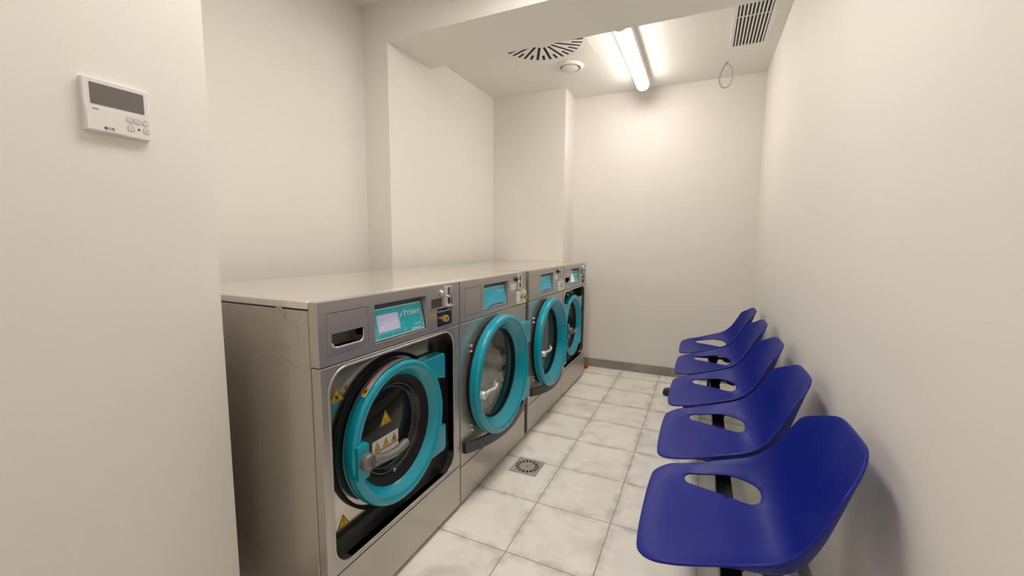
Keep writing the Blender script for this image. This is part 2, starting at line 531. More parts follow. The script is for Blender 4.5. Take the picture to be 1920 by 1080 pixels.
SCR = (.209, .472, .846, .967)          # opening of the screen bay (y0, y1, z0, z1)
def scr(u, v, h=0.):
    """u,v in 0..1 on the tilted screen face"""
    y = .2105 + u * (.466 - .2105)
    z = .851 + v * .096
    x = -.0035 - v * .019
    n = Vector((.096, 0, .019)).normalized()
    return (x + n.x * h, y, z + n.z * h)

def screen(root, kind):
    y0, y1, z0, z1 = SCR
    bm = bmesh.new()
    q = [(-.03, y0, z0), (-.03, y1, z0), (-.03, y1, z1), (-.03, y0, z1)]
    box(bm, (-.033, y0 - .003, z0 - .003), (-.030, y1 + .003, z1 + .003))
    t = .003
    box(bm, (-.030, y0 - t, z0 - t), (-.0012, y0 - .0002, z1 + t)); box(bm, (-.030, y1 + .0002, z0 - t), (-.0012, y1 + t, z1 + t))
    box(bm, (-.030, y0, z1 + .0002), (-.0012, y1, z1 + t)); box(bm, (-.030, y0, z0 - t), (-.0012, y1, z0 - .0002))
    bay = link('screen_bay', bm, M['recess_grey'], root)
    bm = bmesh.new()
    fr = lambda u, v, h: scr(u, v, h)
    a = [bm.verts.new(scr(u, v, h)) for h in (-.002, .0) for u, v in ((0, 0), (1, 0), (1, 1), (0, 1))]
    for f in ((0, 1, 2, 3), (4, 5, 6, 7), (0, 1, 5, 4), (1, 2, 6, 5), (2, 3, 7, 6), (3, 0, 4, 7)): bm.faces.new([a[i] for i in f])
    s = link('screen', bm, M['screen_teal' if kind == 'washer' else 'screen_blue'], root)
    # pale border
    bm = bmesh.new()
    for a_, b_, w in (((0, .005), (1, .005), .035), ((0, .985), (1, .985), .025), ((.99, 0), (.99, 1), .016)):
        seg(bm, a_, b_, w, fr, .0006)
    link('screen_border', bm, M['silver'], s)
    bm = bmesh.new()
    G, wd = serif_primer()
    if kind == 'washer':
        u0, u1, v0, vh = .60, .96, .60, .20
    else:
        u0, u1, v0, vh = .62, .95, .66, .14
    for g in G:
        poly(bm, [(u0 + (x + (.0 if kind == 'washer' else .15 * y)) / wd * (u1 - u0), v0 + y / .7 * vh) for x, y in g], fr, .0008)
    # the little dotted emblem before the word
    link('brand_lettering', bm, M['white_ink'], s); bm = bmesh.new()
    for (i, j) in ((0, 0), (1, 0), (1, 1), (2, 1), (2, 2), (0, 1)):
        if kind == 'washer': poly(bm, [(.525 + i * .018 + a_, v0 + j * .06 + b_) for a_, b_ in ((0, 0), (.014, 0), (.014, .045), (0, .045))], fr, .0008)
    if kind == 'washer':
        link('brand_emblem', bm, M['white_ink'], s); bm = bmesh.new()
        for a_, b_ in ((.72, .765), (.772, .84), (.847, .92)): seg(bm, (a_, .075), (b_, .078), .030, fr, .0008)
        link('small_lettering', bm, M['white_ink'], s)
        bm = bmesh.new(); seg(bm, (.80, .225), (.93, .235), .035, fr, .0008)
        link('small_lettering', bm, M['line'], s)
    bm = bmesh.new()
    if kind == 'washer':
        for a_, b_ in (((.30, .13), (.98, .15)), ((.575, .03), (.56, .42)), ((.60, .03), (.59, .17)), ((.03, .02), (.03, .55)), ((.06, .02), (.05, .45)),
                       ((.09, .03), (.08, .3)), ((.09, .16), (.30, .13)), ((.33, .02), (.34, .13)), ((.25, .92), (.27, .80)), ((.38, .93), (.46, .82)), ((.97, .15), (.95, .6))):
            seg(bm, a_, b_, .006, fr, .0007)
        seg(bm, (.08, .19), (.50, .19), .012, fr, .0007); seg(bm, (.505, .19), (.505, .66), .008, fr, .0007); seg(bm, (.08, .19), (.08, .79), .006, fr, .0007)
    else:
        for k in range(5):
            cy, cz = .38 + .03 * k - .012 * (k % 2), .20 + .10 * k
            seg(bm, (cy, cz), (cy + .04, cz + .05), .014, fr, .0007); seg(bm, (cy + .04, cz + .05), (cy + .01, cz + .09), .01, fr, .0007)
            seg(bm, (cy - .03, cz + .02), (cy, cz + .06), .008, fr, .0007)
        for a_, b_ in (((.05, .80), (.42, .80)), ((.62, .20), (.90, .20)), ((.1, .06), (.16, .22))):
            link('screen_line', bm, M['line'], s); bm = bmesh.new(); seg(bm, a_, b_, .008, fr, .0007)
    link('screen_lines', bm, M['line'], s)
    if kind == 'washer':
        bm = bmesh.new()
        poly(bm, [(.09, .22), (.49, .22), (.49, .79), (.09, .79)], fr, .0009)
        d = link('display', bm, M['lcd_lit'], s)
        bm = bmesh.new()
        for (u, v, w, h) in ((.20, .72, .18, .02), (.28, .62, .16, .018), (.16, .52, .10, .02), (.22, .40, .03, .08), (.30, .40, .03, .07), (.36, .42, .03, .10), (.14, .36, .04, .06), (.43, .44, .02, .08)):
            poly(bm, [(u, v), (u + w, v), (u + w, v + h), (u, v + h)], fr, .0012)
        link('display_icons', bm, M['white_ink'], s)
    else:
        bm = bmesh.new()
        pts = [(.08, .02)] + [(.08 + .9 * i / 14, .02 + .12 * math.sin(PI * i / 14) + .02 * i / 14) for i in range(1, 14)] + [(.98, .03)]
        poly(bm, pts, fr, .0009)
        link('screen_band', bm, M['purple'], s)
        bm = bmesh.new()
        for k in range(6): seg(bm, (.41 + .045 * k, .066), (.445 + .045 * k, .067), .034, fr, .0012)
        link('band_lettering', bm, M['pink'], s)

def coin_unit(root, kind):
    """coin slot, return button, price label and lock plate at the right of the control panel"""
    g = lambda y, z, h: (h, y, z)
    bm = PL(rrect(.590, .632, .914, .991, .003, 3), .0, .006)
    slot = link('coin_slot', bm, M['silver'], root, bevel=.0012)
    bm = bmesh.new()
    poly(bm, rrect(.607, .613, .955, .986, .002, 3), g, .0064)
    link('coin_opening', bm, M['slot'], slot); bm = bmesh.new()
    poly(bm, rrect(.607, .615, .920, .946, .002, 3), g, .0064)
    link('coin_opening', bm, M['slot'], slot)
    bm = bmesh.new(); box(bm, (.006, .615, .918), (.012, .630, .988)); box(bm, (.0, .588, .909), (.022, .640, .914))
    lathe(bm, [(0, .016), (.005, .014), (.006, .006)], (0, .600, .951), 14)
    link('coin_ledge', bm, M['chrome'], slot, bevel=.001)
    bm = LA([(0, .016), (.007, .014), (.0095, .010), (.0095, .003), (.0125, .002), (.0125, 0)], (0, .565, .968), 24)
    link('return_button', bm, M['chrome'] if kind == 'washer' else M['black'], root, smooth=40)
    bm = PL(rrect(.505, .573, .914, .948, .001, 2), .0, .0008)
    lab = link('price_label', bm, M['dark_grey'] if kind == 'washer' else M['white_plastic'], root)
    if kind == 'washer':
        bm = bmesh.new()
        for i in range(6):
            z = .942 - i * .0046
            for k in range(3):
                a = .510 + .02 * k + .003 * ((i * 7 + k * 3) % 4)
                seg(bm, (a, z), (a + .012, z), .0014, g, .0011)
        link('label_print', bm, M['handle'], lab)
    # lock box
    if kind == 'washer':
        bm = bmesh.new(); y0, y1, z0, z1 = .541, .645, .831, .905
        box(bm, (-.03, y0 - .002, z0 - .002), (-.0285, y1 + .002, z1 + .002))
        for lo, hi in (((-.0285, y0 - .003, z0 - .003), (-.0012, y0 - .0002, z1 + .003)), ((-.0285, y1 + .0002, z0 - .003), (-.0012, y1 + .003, z1 + .003)),
                       ((-.0285, y0, z1 + .0002), (-.0012, y1, z1 + .003)), ((-.0285, y0, z0 - .003), (-.0012, y1, z0 - .0002))): box(bm, lo, hi)
        lb = link('lock_bay', bm, M['black'], root)
        bm = bmesh.new(); box(bm, (-.006, y0 + .002, z1 - .012), (.006, y1 - .016, z1 - .006)); link('lock_trim', bm, M['chrome'], lb, bevel=.001)
        bm = bmesh.new(); box(bm, (-.004, y0, z0), (.004, y1, z0 + .006))
        link('lock_sill', bm, M['chrome'], lb, bevel=.001)
        bm = bmesh.new(); box(bm, (-.010, y0 + .004, z0 + .008), (-.006, y1 - .012, z1 - .010))
        st = link('navy_plate', bm, M['navy'], lb, bevel=.001)
    else:
        bm = bmesh.new(); plate(bm, rrect(.578, .682, .832, .898, .004, 4), .0, .016)
        lb = link('lock_plate', bm, M['white_metal'], root, bevel=.002)
        bm = LA([(0, .021), (.010, .021), (.012, .016)], (0, .612, .868), 20)
        link('lock_barrel', bm, M['handle'], lb, smooth=40)
        for z0 in (.846, .878):
            bm = bmesh.new(); poly(bm, [(.590, z0), (.67, z0), (.67, z0 + .002), (.59, z0 + .002)], g, .0164)
            link('lock_groove', bm, M['handle'], lb)

def warning(name, parent, items, f):
    bm = bmesh.new()
    for c, w, h, sym in items: triangle_sign(bm, c, w, h, f, sym)
    o = link(name, bm, [M['yellow'], M['ink']], parent, recalc=False)
    o['label'] = 'yellow warning triangle'
    return o

CW = (.342, .507)
SQ = .955         # washer door centre
def make_washer():
    W = .70
    root = thing('washing_machine', '', 'washing machine', (X0, .19, 0), 'laundry machines in a row')
    cabinet(root, W)
    y0, y1, z0, z1 = SCR
    drawer = rrect(.028, .182, .847, .967, .001, 1)
    hollow_front(root, 'control_panel', rrect(-.0, W, .8225, HM, 0.), [drawer, rrect(y0, y1, z0, z1, .0015, 2), rrect(.541, .645, .831, .905, .003, 3)], M['steel'])
    # detergent drawer with its finger pull
    pull = rrect(.044, .160, .868, .908, [.016, .016, .001, .001], 6)
    dr = link('detergent_drawer', PL(rrect(.0295, .1805, .8485, .9655, .001, 1), -.03, -.0003, [pull]), M['steel'], root, bevel=.001)
    bm = bmesh.new()
    box(bm, (-.052, .040, .864), (-.050, .164, .912))
    n = len(pull)
    fr = [bm.verts.new((-.0012, *p)) for p in pull]; bk = [bm.verts.new((-.050, *p)) for p in pull]
    for i in range(n): bm.faces.new([fr[i], fr[(i + 1) % n], bk[(i + 1) % n], bk[i]])
    link('drawer_pull', bm, M['pull_grey'], dr, smooth=40, recalc=False)
    bm = bmesh.new()
    path = [p for p in pull][:14]
    lip = [(.160, .900)]
    pth = rrect(.044, .160, .868, .908, [.016, .016, .001, .001], 6)[:14] + [(.160, .903)]
    tube(bm, [(.0005, *p) for p in pth], .0035, 8)
    link('pull_lip', bm, M['chrome'], dr, smooth=60)
    screen(root, 'washer'); coin_unit(root, 'washer')
    # front with the big rounded opening
    op = rrect(.026, .655, .215, .808, .068, 10)
    hollow_front(root, 'front_panel', rrect(0, W, .200, .8195, 0.), [op], M['steel'])
    hollow_front(root, 'kick_panel', rrect(0, W, .02, .197, 0.), [], M['steel'])
    bm = bmesh.new(); tube(bm, [(-.001, *p) for p in op], .0042, 8, closed=True)
    link('opening_rim', bm, M['steel'], root, smooth=60)
    D = -.066
    bm = bmesh.new()
    n = len(op); e = rrect(.026, .655, .215, .808, .068, 10)
    fr = [bm.verts.new((-.002, *p)) for p in e]; bk = [bm.verts.new((D, *p)) for p in e]
    for i in range(n): bm.faces.new([fr[i], fr[(i + 1) % n], bk[(i + 1) % n], bk[i]])
    link('opening_wall', bm, M['black'], root, smooth=40, recalc=False)
    back = link('inner_panel', PL(rrect(.024, .657, .213, .810, .068, 10), D - .003, D, [ellipse(*CW, .20, .20, 64)]), M['mirror'], root)
    bm = bmesh.new(); lathe(bm, [(.255, D), (.266, D), (.266, D + .010), (.262, D + .013), (.255, D + .010)], (0, *CW), 80, 'x', True)
    link('drum_seal', bm, M['rubber'], root, smooth=40)
    for z in (.573, .535, .505):
        bm = bmesh.new(); lathe(bm, [(0, .012), (.004, .011), (.005, .006), (.005, 0)], (D, .072 + (.01 if z == .535 else 0), z), 12)
        link('latch_bolt', bm, M['chrome'], root, smooth=40)
    # drum behind the window
    bm = bmesh.new(); lathe(bm, [(.215, D - .02), (.25, D - .05), (.25, -.50), (0, -.52)], (0, *CW), 48)
    link('drum', bm, M['drum'], root, smooth=40, recalc=False)
    # door
    prof = [(.214, -.052), (.238, -.052), (.246, -.047), (.2485, -.038), (.2485, -.012), (.246, -.005), (.240, -.0005), (.231, .001), (.222, -.001), (.2145, -.006), (.1955, -.030), (.192, -.036), (.194, -.044), (.204, -.050)]
    bm = bmesh.new(); lathe(bm, prof, (0, *CW), 96, 'x', True)
    door = link('door', bm, M['teal'], root, smooth=35)
    bm = bmesh.new(); lathe(bm, [(.222, -.068), (.222, -.051), (.20, -.051), (.20, -.068)], (0, *CW), 72, 'x')
    link('door_gasket', bm, M['rubber'], door, smooth=40)
    bm = bmesh.new(); lathe(bm, [(.200, -.034), (.186, -.037), (.178, -.045), (.166, -.052), (.160, -.056), (.168, -.060), (.20, -.050)], (0, *CW), 72, 'x', True)
    link('window_rim', bm, M['rubber'], door, smooth=50)
    bm = bmesh.new(); lathe(bm, [(.163, -.052), (.158, -.060), (.150, -.074), (.143, -.080), (.136, -.078), (0, -.077)], (0, *CW), 72)
    gl = link('door_glass', bm, M['gloss_black'], door, smooth=25, recalc=True)
    bm = bmesh.new()
    for r, x in ((.1565, -.060), (.143, -.077)):
        bm = bmesh.new(); tube(bm, [(x, CW[0] + r * math.cos(a), CW[1] + r * math.sin(a)) for a in [2 * PI * i / 72 for i in range(72)]], .0016, 6, closed=True)
        link('glass_edge', bm, M['handle'], door, smooth=60)
    for q_ in [door, *door.children]:
        for v in q_.data.vertices: v.co.y = CW[0] + (v.co.y - CW[0]) * SQ
    # hinges on the right
    for zz in ((.720, .712, .612, .640), (.418, .430, .318, .322)):
        if zz[0] > .5: q = [(.52, .640), (.606, .616), (.606, .716), (.596, .722), (.455, .722), (.47, .690)]
        else: q = [(.545, .424), (.606, .424), (.608, .330), (.596, .316), (.47, .318), (.50, .350)]
        link('hinge', PL(q, -.056, -.009), M['teal'], door, bevel=.004, seg=2)
    # lever handle on the left
    link('handle_housing', PL(rrect(.112, .158, .440, .550, .006, 3), -.010, .011), M['teal'], door, bevel=.004, seg=3)
    bm = bmesh.new()
    lathe(bm, [(0, .036), (.018, .036), (.024, .033), (.026, .028), (.026, .010), (0, .010)], (0, .141, .497), 32)
    cl = spline([(.030, .146, .499), (.030, .180, .490), (.031, .215, .482), (.032, .250, .480), (.032, .285, .484), (.031, .312, .492)], 22)
    tube(bm, cl, [.021 - .006 * min(1, i / 8) for i in range(12)] + [.015] * 8 + [.013, .009], 12, flat=.95)
    link('door_lever', bm, M['handle'], door, smooth=50)
    # the stickers
    gp = lambda y, z, h: (D + .0006 + h, y, z)
    warning('warning_sticker', back, [((.110, .697), .053, .044, 'hand')], gp)
    warning('warning_sticker', back, [((.118, .290), .046, .040, '!')], gp)
    gg = lambda y, z, h: (-.0768 + h, y, z)
    sx = .010
    warning('warning_sticker', gl, [((.309 + sx + .010, .538), .060, .052, 'hot')], gg)
    bm = bmesh.new()
    a0, a1, b0, b1 = .261, .394, .410, .480
    poly(bm, [(a0, b0), (a1, b0), (a1, b1), (a0, b1)], gg, .0002, 2)
    for k, s in enumerate(('hot', '!', 'hand')): triangle_sign(bm, (a0 + .024 + .043 * k, b0 + .042), .036, .034, gg, s, .0004)
    seg(bm, (a0, b0 + .026), (a1, b0 + .026), .005, gg, .0006, 3)
    for i in range(3):
        for k in range(5):
            seg(bm, (a0 + .006 + .025 * k, b0 + .005 + i * .006), (a0 + .024 + .025 * k, b0 + .005 + i * .006), .0014, gg, .0006, 4)
    o = link('warning_label', bm, [M['yellow'], M['ink'], M['paper'], M['red'], M['handle']], gl, recalc=False)
    o['label'] = 'white label with three yellow warning triangles'
    # curved sticker over the top of the door rim
    bm = bmesh.new()
    def gr(a, x, h): return (x, CW[0] + SQ * (.2487 + h) * math.cos(a), CW[1] + (.2487 + h) * math.sin(a))
    N_ = 26; a0, a1 = math.radians(135), math.radians(78)
    for i in range(N_):
        t0 = a0 + (a1 - a0) * i / N_; t1 = a0 + (a1 - a0) * (i + 1) / N_
        poly(bm, [(t0, -.038), (t1, -.038), (t1, -.014), (t0, -.014)], lambda u, v, h: gr(u, v, h), .0004, 0)
        poly(bm, [(t0, -.038), (t1, -.038), (t1, -.031), (t0, -.031)], lambda u, v, h: gr(u, v, h), .0008, 1)
    poly(bm, [(a0 - .02, -.034), (a0 - .12, -.034), (a0 - .12, -.016), (a0 - .02, -.016)], lambda u, v, h: gr(u, v, h), .0011, 2)
    poly(bm, [(a0 - .05, -.029), (a0 - .09, -.029), (a0 - .09, -.020), (a0 - .05, -.020)], lambda u, v, h: gr(u, v, h), .0014, 3)
    o = link('rim_sticker', bm, [M['paper'], M['red'], M['yellow'], M['ink']], door, recalc=False)
    o['label'] = 'white and red sticker with a yellow square'
    # left side: clear tape remnants
    bm = bmesh.new()
    gs = lambda x, z, h: (x, -h, z)
    for a, b, w in (((-.155, .985), (-.125, .955), .020), ((-.13, .955), (-.075, .925), .004), ((-.075, .915), (-.085, .865), .004), ((-.175, .905), (-.165, .86), .004),
                    ((-.19, .845), (-.085, .815), .010), ((-.26, .83), (-.19, .843), .003), ((-.275, .80), (-.262, .44), .004), ((-.12, .875), (-.115, .855), .012)):
        seg(bm, a, b, w, gs, .0004)
    o = link('clear_tape', bm, M['tape'], root)
    o['label'] = 'strip of clear tape'
    return root

CD = (.318, .526)      # dryer door centre
def make_dryer():
    W = .712
    root = thing('tumble_dryer', '', 'tumble dryer', (X0, .897, 0), 'laundry machines in a row')
    cabinet(root, W)
    y0, y1, z0, z1 = SCR
    # openings shift a little against the washer's
    hollow_front(root, 'control_panel', rrect(0, W, .8225, HM, 0.), [rrect(y0, y1, z0, z1, .0015, 2)], M['steel'])
    bm = bmesh.new(); g = lambda y, z, h: (h, y, z)
    for a, b in (((.036, .966), (.183, .966)), ((.183, .966), (.183, .846)), ((.036, .846), (.183, .846)), ((.036, .966), (.036, .846))):
        seg(bm, a, b, .0016, g, .0004)
    link('blank_cover', bm, M['dark_grey'], root)
    bm = bmesh.new()
    screen(root, 'dryer'); coin_unit(root, 'dryer')
    hollow_front(root, 'front_panel', rrect(0, W, .185, .8195, 0.), [ellipse(*CD, .235, .235, 64)], M['steel'])
    lint = hollow_front(root, 'lint_drawer', rrect(0, W, .02, .182, 0.), [], M['steel'])
    # bowed dark handle bar across the lint drawer
    bm = bmesh.new()
    rows = []
    for i in range(29):
        t = i / 28; y = .012 + t * .668
        x = .018 + .040 * math.sin(PI * min(1, max(0, t))) ** .8
        zc = .268 - .028 * math.sin(PI * t) - .012 * t
        hh = .024
        rows.append([(x - .014, y, zc - hh), (x, y, zc - hh), (x, y, zc + hh), (x - .014, y, zc + hh)])
    vs = [[bm.verts.new(p) for p in r] for r in rows]
    for A, Q in zip(vs, vs[1:]):
        for k in range(4): bm.faces.new([A[k], A[(k + 1) % 4], Q[(k + 1) % 4], Q[k]])
    bm.faces.new(vs[0]); bm.faces.new(vs[-1])
    box(bm, (-.001, .012, .246), (.018, .034, .290)); box(bm, (-.001, .656, .232), (.018, .680, .276))
    link('handle_bar', bm, M['dark_grey'], lint, smooth=40)
    bm = bmesh.new(); lathe(bm, [(.235, -.034), (.262, -.06), (.262, -.52), (0, -.53)], (0, *CD), 56)
    link('drum', bm, M['drum'], root, smooth=40, recalc=False)
    prof = [(.262, .020), (.280, .020), (.287, .026), (.289, .034), (.289, .054), (.286, .063), (.279, .0685), (.269, .070), (.259, .0675), (.251, .061), (.222, .026), (.217, .019), (.219, .012), (.24, .012)]
    bm = bmesh.new(); lathe(bm, prof, (0, *CD), 96, 'x', True)
    door = link('door', bm, M['teal'], root, smooth=35)
    bm = bmesh.new(); lathe(bm, [(.274, .0005), (.274, .021), (.236, .021), (.236, .0005)], (0, *CD), 72, 'x', True)
    link('door_gasket', bm, M['rubber'], door, smooth=40)
    bm = bmesh.new(); lathe(bm, [(.240, .008), (.216, .008), (.207, .004), (.207, -.006), (.216, -.008), (.240, -.002)], (0, *CD), 72, 'x', True)
    link('window_rim', bm, M['rubber'], door, smooth=50)
    bm = bmesh.new(); lathe(bm, [(0, .003), (.209, .003), (.209, -.001), (0, -.001)], (0, *CD), 72)
    link('door_glass', bm, M['glass'], door, smooth=30)
    for q in ([(.562, .640), (.588, .604), (.688, .604), (.688, .726), (.525, .726), (.515, .708)], [(.562, .412), (.588, .405), (.688, .405), (.688, .286), (.585, .286), (.530, .335)]):
        link('hinge', PL(q, .0, .044), M['teal'], door, bevel=.004)
    for z in (.708, .682, .342, .322):
        bm = bmesh.new(); lathe(bm, [(0, .010), (.005, .009), (.006, .005), (.006, 0)], (0, .086, z), 12)
        link('latch_bolt', bm, M['chrome'], root, smooth=40)
    bm = bmesh.new()
    lathe(bm, [(0, .090), (.014, .090), (.017, .087), (.018, .082), (.018, .066), (0, .066)], (0, .060, .503), 28)
    cl = spline([(.086, .066, .506), (.087, .090, .512), (.088, .115, .510), (.088, .140, .508), (.088, .166, .513), (.087, .176, .522)], 18)
    tube(bm, cl, [.012, .010] + [.0075] * 12 + [.0075, .007, .006, .005], 12)
    tube(bm, [(.088, .148, .508), (.088, .150, .526), (.088, .151, .540)], [.0055, .0055, .005], 10)
    link('door_lever', bm, M['silver'], door, smooth=50)
    return root

def copy_tree(o, parent=None, skip=(), depth=0):
    c = o.copy(); COL.objects.link(c)
    if parent: c.parent = parent
    for ch in list(o.children):
        if ch.name.split('.')[0] in skip: continue
        copy_tree(ch, c, skip, depth + 1)
    return c

washer = make_washer()
washer['label'] = 'grey steel washing machine nearest the camera, dark opening behind teal door, yellow warning stickers'
washer2 = copy_tree(washer, None, ('warning_sticker', 'warning_label', 'rim_sticker', 'clear_tape', 'display'))
washer2.location = (X0, 2.318, 0); washer2.scale = (1, .922, 1)
washer2['label'] = 'grey steel washing machine at the far end of the row, against the back wall'
for c in washer2.children:
    if c.name.startswith('screen') and not c.name.startswith('screen_bay'):
        fr = lambda u, v, h: scr(u, v, h)
        bm = bmesh.new(); poly(bm, [(.09, .12), (.52, .12), (.40, .80), (.09, .80)], fr, .0009)
        link('display', bm, M['lcd_white'], c)
dryer = make_dryer()
dryer['label'] = 'grey steel tumble dryer with laundry behind its teal door, second machine from the camera'
dryer2 = copy_tree(dryer)
dryer2.location = (X0, 1.657, 0); dryer2.scale = (1, .918, 1)
dryer2['label'] = 'grey steel tumble dryer with empty drum, third machine from the camera'

# laundry lying in the drum of the nearer dryer
def laundry():
    from mathutils import noise as nz
    bm = bmesh.new()
    bmesh.ops.create_icosphere(bm, subdivisions=6, radius=1.)
    for v in bm.verts:
        p = v.co.copy()
        f = .10 * nz.noise(p * 2.2 + Vector((3, 1, 7))) + .09 * nz.noise(Vector((p.x * 3, p.y * 9, p.z * 5))) + .05 * nz.noise(p * 14) - .10 * abs(nz.noise(Vector((p.x * 4, p.y * 5 + p.z * 4, p.z * 3 + 4))))
        q = nz.noise(p * 1.7 + Vector((9, 2, 4)))
        f += .045 * math.sin(13 * (p.z + .55 * p.y * p.y + .9 * q)) + .03 * math.sin(21 * (p.y * .6 - p.z * .5 + 1.1 * q))
        p = p * (1 + f)
        x, y, z = p.x * .24, p.y * .30, p.z * .21
        if z < 0:
            pass
        # keep inside the drum
        x = x if x < .15 else .15 + (x - .15) * .4
        r = math.hypot(y, z - .06); lim = .205 if x > .14 else .245
        if r > lim: y *= lim / r; z = .06 + (z - .06) * lim / r
        v.co = (x, y, z)
    o = link('bed_linen', bm, M['linen'], None, smooth=80)
    o.location = (X0 - .205, .897 + CD[0], CD[1] - .060)
    tag(o, 'heap of crumpled pale linen behind the glass of the second machine', 'laundry')
laundry()

# keys in the coin-box locks
def key(name, loc, label, bow_mat, blade_mat, blade, bow, scale=1.):
    bm = bmesh.new()
    t = thing(name, label, 'key', loc, 'keys in the coin box locks')
    box(bm, (0, -.0012, -.004), (blade, .0012, .004))
    box(bm, (blade * .3, -.0012, -.0055), (blade * .4, .0012, -.004)); box(bm, (blade * .55, -.0012, -.0055), (blade * .62, .0012, -.004))
    link('blade', bm, blade_mat, t, bevel=.0004)
    if bow:
        bm = bmesh.new()
        n = 28
        hole = ellipse(bow * 1.25, 0, bow * .25, bow * .25, 14)
        f = lambda x, y, z: (blade + y, x, z)      # the bow lies in the x-z plane
        plate(bm, ellipse(bow * .8, 0, bow, bow * .85, n), -.0016, .0016, [hole], 0, f)
        link('bow', bm, bow_mat, t, bevel=.0005)
    return t
key('brass_key', (X0 - .006, .19 + .552, .873), 'brass key in the lock of the nearest washing machine', M['brass'], M['brass'], .024, .016)
key('plastic_headed_key', (X0 + .021, .897 + .612, .868), 'olive plastic headed key in the lock of the second machine', M['olive'], M['brass'], .012, .015)
key('steel_key', (X0 + .021, 1.657 + .612 * .918, .868), 'small steel key in the lock of the third machine', M['silver'], M['silver'], .036, 0)
key('steel_key', (X0 - .006, 2.318 + .552 * .922, .873), 'small steel key in the lock of the farthest machine', M['silver'], M['silver'], .050, 0)

# ------------------------------------------------------------------ bench of five blue seats
CR = [(.893, .449), (.935, .452), (1.0, .443), (1.09, .434), (1.175, .430), (1.225, .45), (1.262, .51), (1.29, .59), (1.315, .675), (1.337, .745)]
RR = [(.906, .222, .452), (.95, .2265, .466), (1.0, .2275, .478), (1.09, .227, .508), (1.165, .226, .536), (1.208, .222, .571), (1.237, .214, .615), (1.262, .203, .665), (1.285, .190, .71), (1.307, .172, .744)]
NU = 181
CS = spline(CR, NU); RS = spline(RR, NU)
# arc length along the centre line so that u is metric
LEN = [0.]
for a, b in zip(CS, CS[1:]): LEN.append(LEN[-1] + math.dist(a, b))
LT = LEN[-1]
def samp(P, s):
    s = min(max(s, 0), LT)
    lo, hi = 0, NU - 1
    while hi - lo > 1:
        m_ = (lo + hi) // 2
        if LEN[m_] <= s: lo = m_
        else: hi = m_
    t = (s - LEN[lo]) / (LEN[hi] - LEN[lo])
    return [a + (b - a) * t for a, b in zip(P[lo], P[hi])]
def shell_pt(s, v):
    """s = metres along the centre line, v = -1..1 across"""
    c = samp(CS, s); r = samp(RS, s)
    a = abs(v)
    g = .12 * a * a + .88 * a ** 3.2
    return Vector((c[0] + (r[0] - c[0]) * g, r[1] * v, c[1] + (r[2] - c[1]) * g))
def seat_mesh():
    W2 = .227
    # outline in (s, w) with w = v * W2
    out = []
    def side(s): return W2
    rf, rb = .052, .130
    P = []
    n = 9
    def crn(cs, cw, r, a0, a1, k=n): return [(cs + r * math.cos(a0 + (a1 - a0) * i / k), cw + r * math.sin(a0 + (a1 - a0) * i / k)) for i in range(k + 1)]
    P += crn(rf, -W2 + rf, rf, PI * 1.5, PI)
    P += [(0, -W2 + rf + (2 * W2 - 2 * rf) * i / 18) for i in range(1, 18)]
    P += crn(rf, W2 - rf, rf, PI, PI * .5)
    P += [(rf + (LT - rf - rb) * i / 40, W2) for i in range(1, 40)]
    P += crn(LT - rb, W2 - rb, rb, PI * .5, 0)
    P += [(LT, W2 - rb - (2 * W2 - 2 * rb) * i / 14) for i in range(1, 14)]
    P += crn(LT - rb, -W2 + rb, rb, 0, -PI * .5)
    P += [(LT - rb - (LT - rf - rb) * i / 40, -W2) for i in range(1, 40)]
    P = P[::-1]
    holes = []
    for sg in (1, -1):
        # tapered opening: narrow at the front, wide and round at the rear
        s0 = .100 if sg > 0 else .215
        up = spline([(s0 + .014, .190), (.20, .1925), (.235, .1895), (.262, .184)], 14)
        c1 = spline([(.262, .184), (.285, .175), (.299, .162), (.302, .146), (.294, .131), (.274, .125)], 14)
        lo0 = .152 if sg > 0 else .148
        lowr = spline([(.274, .125), (.255, .1275), (.232, .1315), (s0 + .014, lo0)], 14)
        c2 = spline([(s0 + .014, lo0), (s0 + .004, lo0 + .006), (s0, (lo0 + .19) / 2), (s0 + .004, .184), (s0 + .014, .190)], 10)
        pts = up[:-1] + c1[:-1] + lowr[:-1] + c2[:-1]
        holes.append([(s, w * sg) for s, w in pts])
    ex = []
    ns, nw = 46, 34
    for i in range(1, ns):
        for j in range(1, nw):
            s, w = LT * i / ns, -W2 + 2 * W2 * j / nw
            if not inside((s, w), P): continue
            ok = True
            for lp in [P, *holes]:
                for q in lp:
                    if abs(q[0] - s) + abs(q[1] - w) < .010: ok = False; break
                if not ok: break
            if ok and not any(inside((s, w), h) for h in holes): ex.append((s, w))
    V, F = cdt(P, holes, ex)
    bm = bmesh.new()
    vs = [bm.verts.new(shell_pt(s, w / W2)) for s, w in V]
    for t in F: bm.faces.new([vs[i] for i in t])
    for v in [v for v in vs if not v.link_faces]: bm.verts.remove(v)
    return bm
bench = thing('beam_bench', 'black beam bench with five blue moulded seats along the right wall', 'bench', (1.107, 1.535, 0))
bx, by = 1.107, 1.535
SY = [.556 + .4905 * i for i in range(5)]
sb = seat_mesh()
for v in sb.verts: v.co.x -= bx
bmesh.ops.recalc_face_normals(sb, faces=sb.faces)
up = sum((f.normal.z for f in sb.faces)) 
if up < 0: bmesh.ops.reverse_faces(sb, faces=sb.faces)
seat0 = link('seat', sb, M['blue'], bench, smooth=70, recalc=False)
so = seat0.modifiers.new('thickness', 'SOLIDIFY'); so.thickness = .006; so.offset = -1
bv = seat0.modifiers.new('rounding', 'BEVEL'); bv.width = .0018; bv.segments = 2; bv.limit_method = 'ANGLE'; bv.angle_limit = math.radians(50)
seat0['label'] = 'glossy blue plastic seat shell with two side openings'
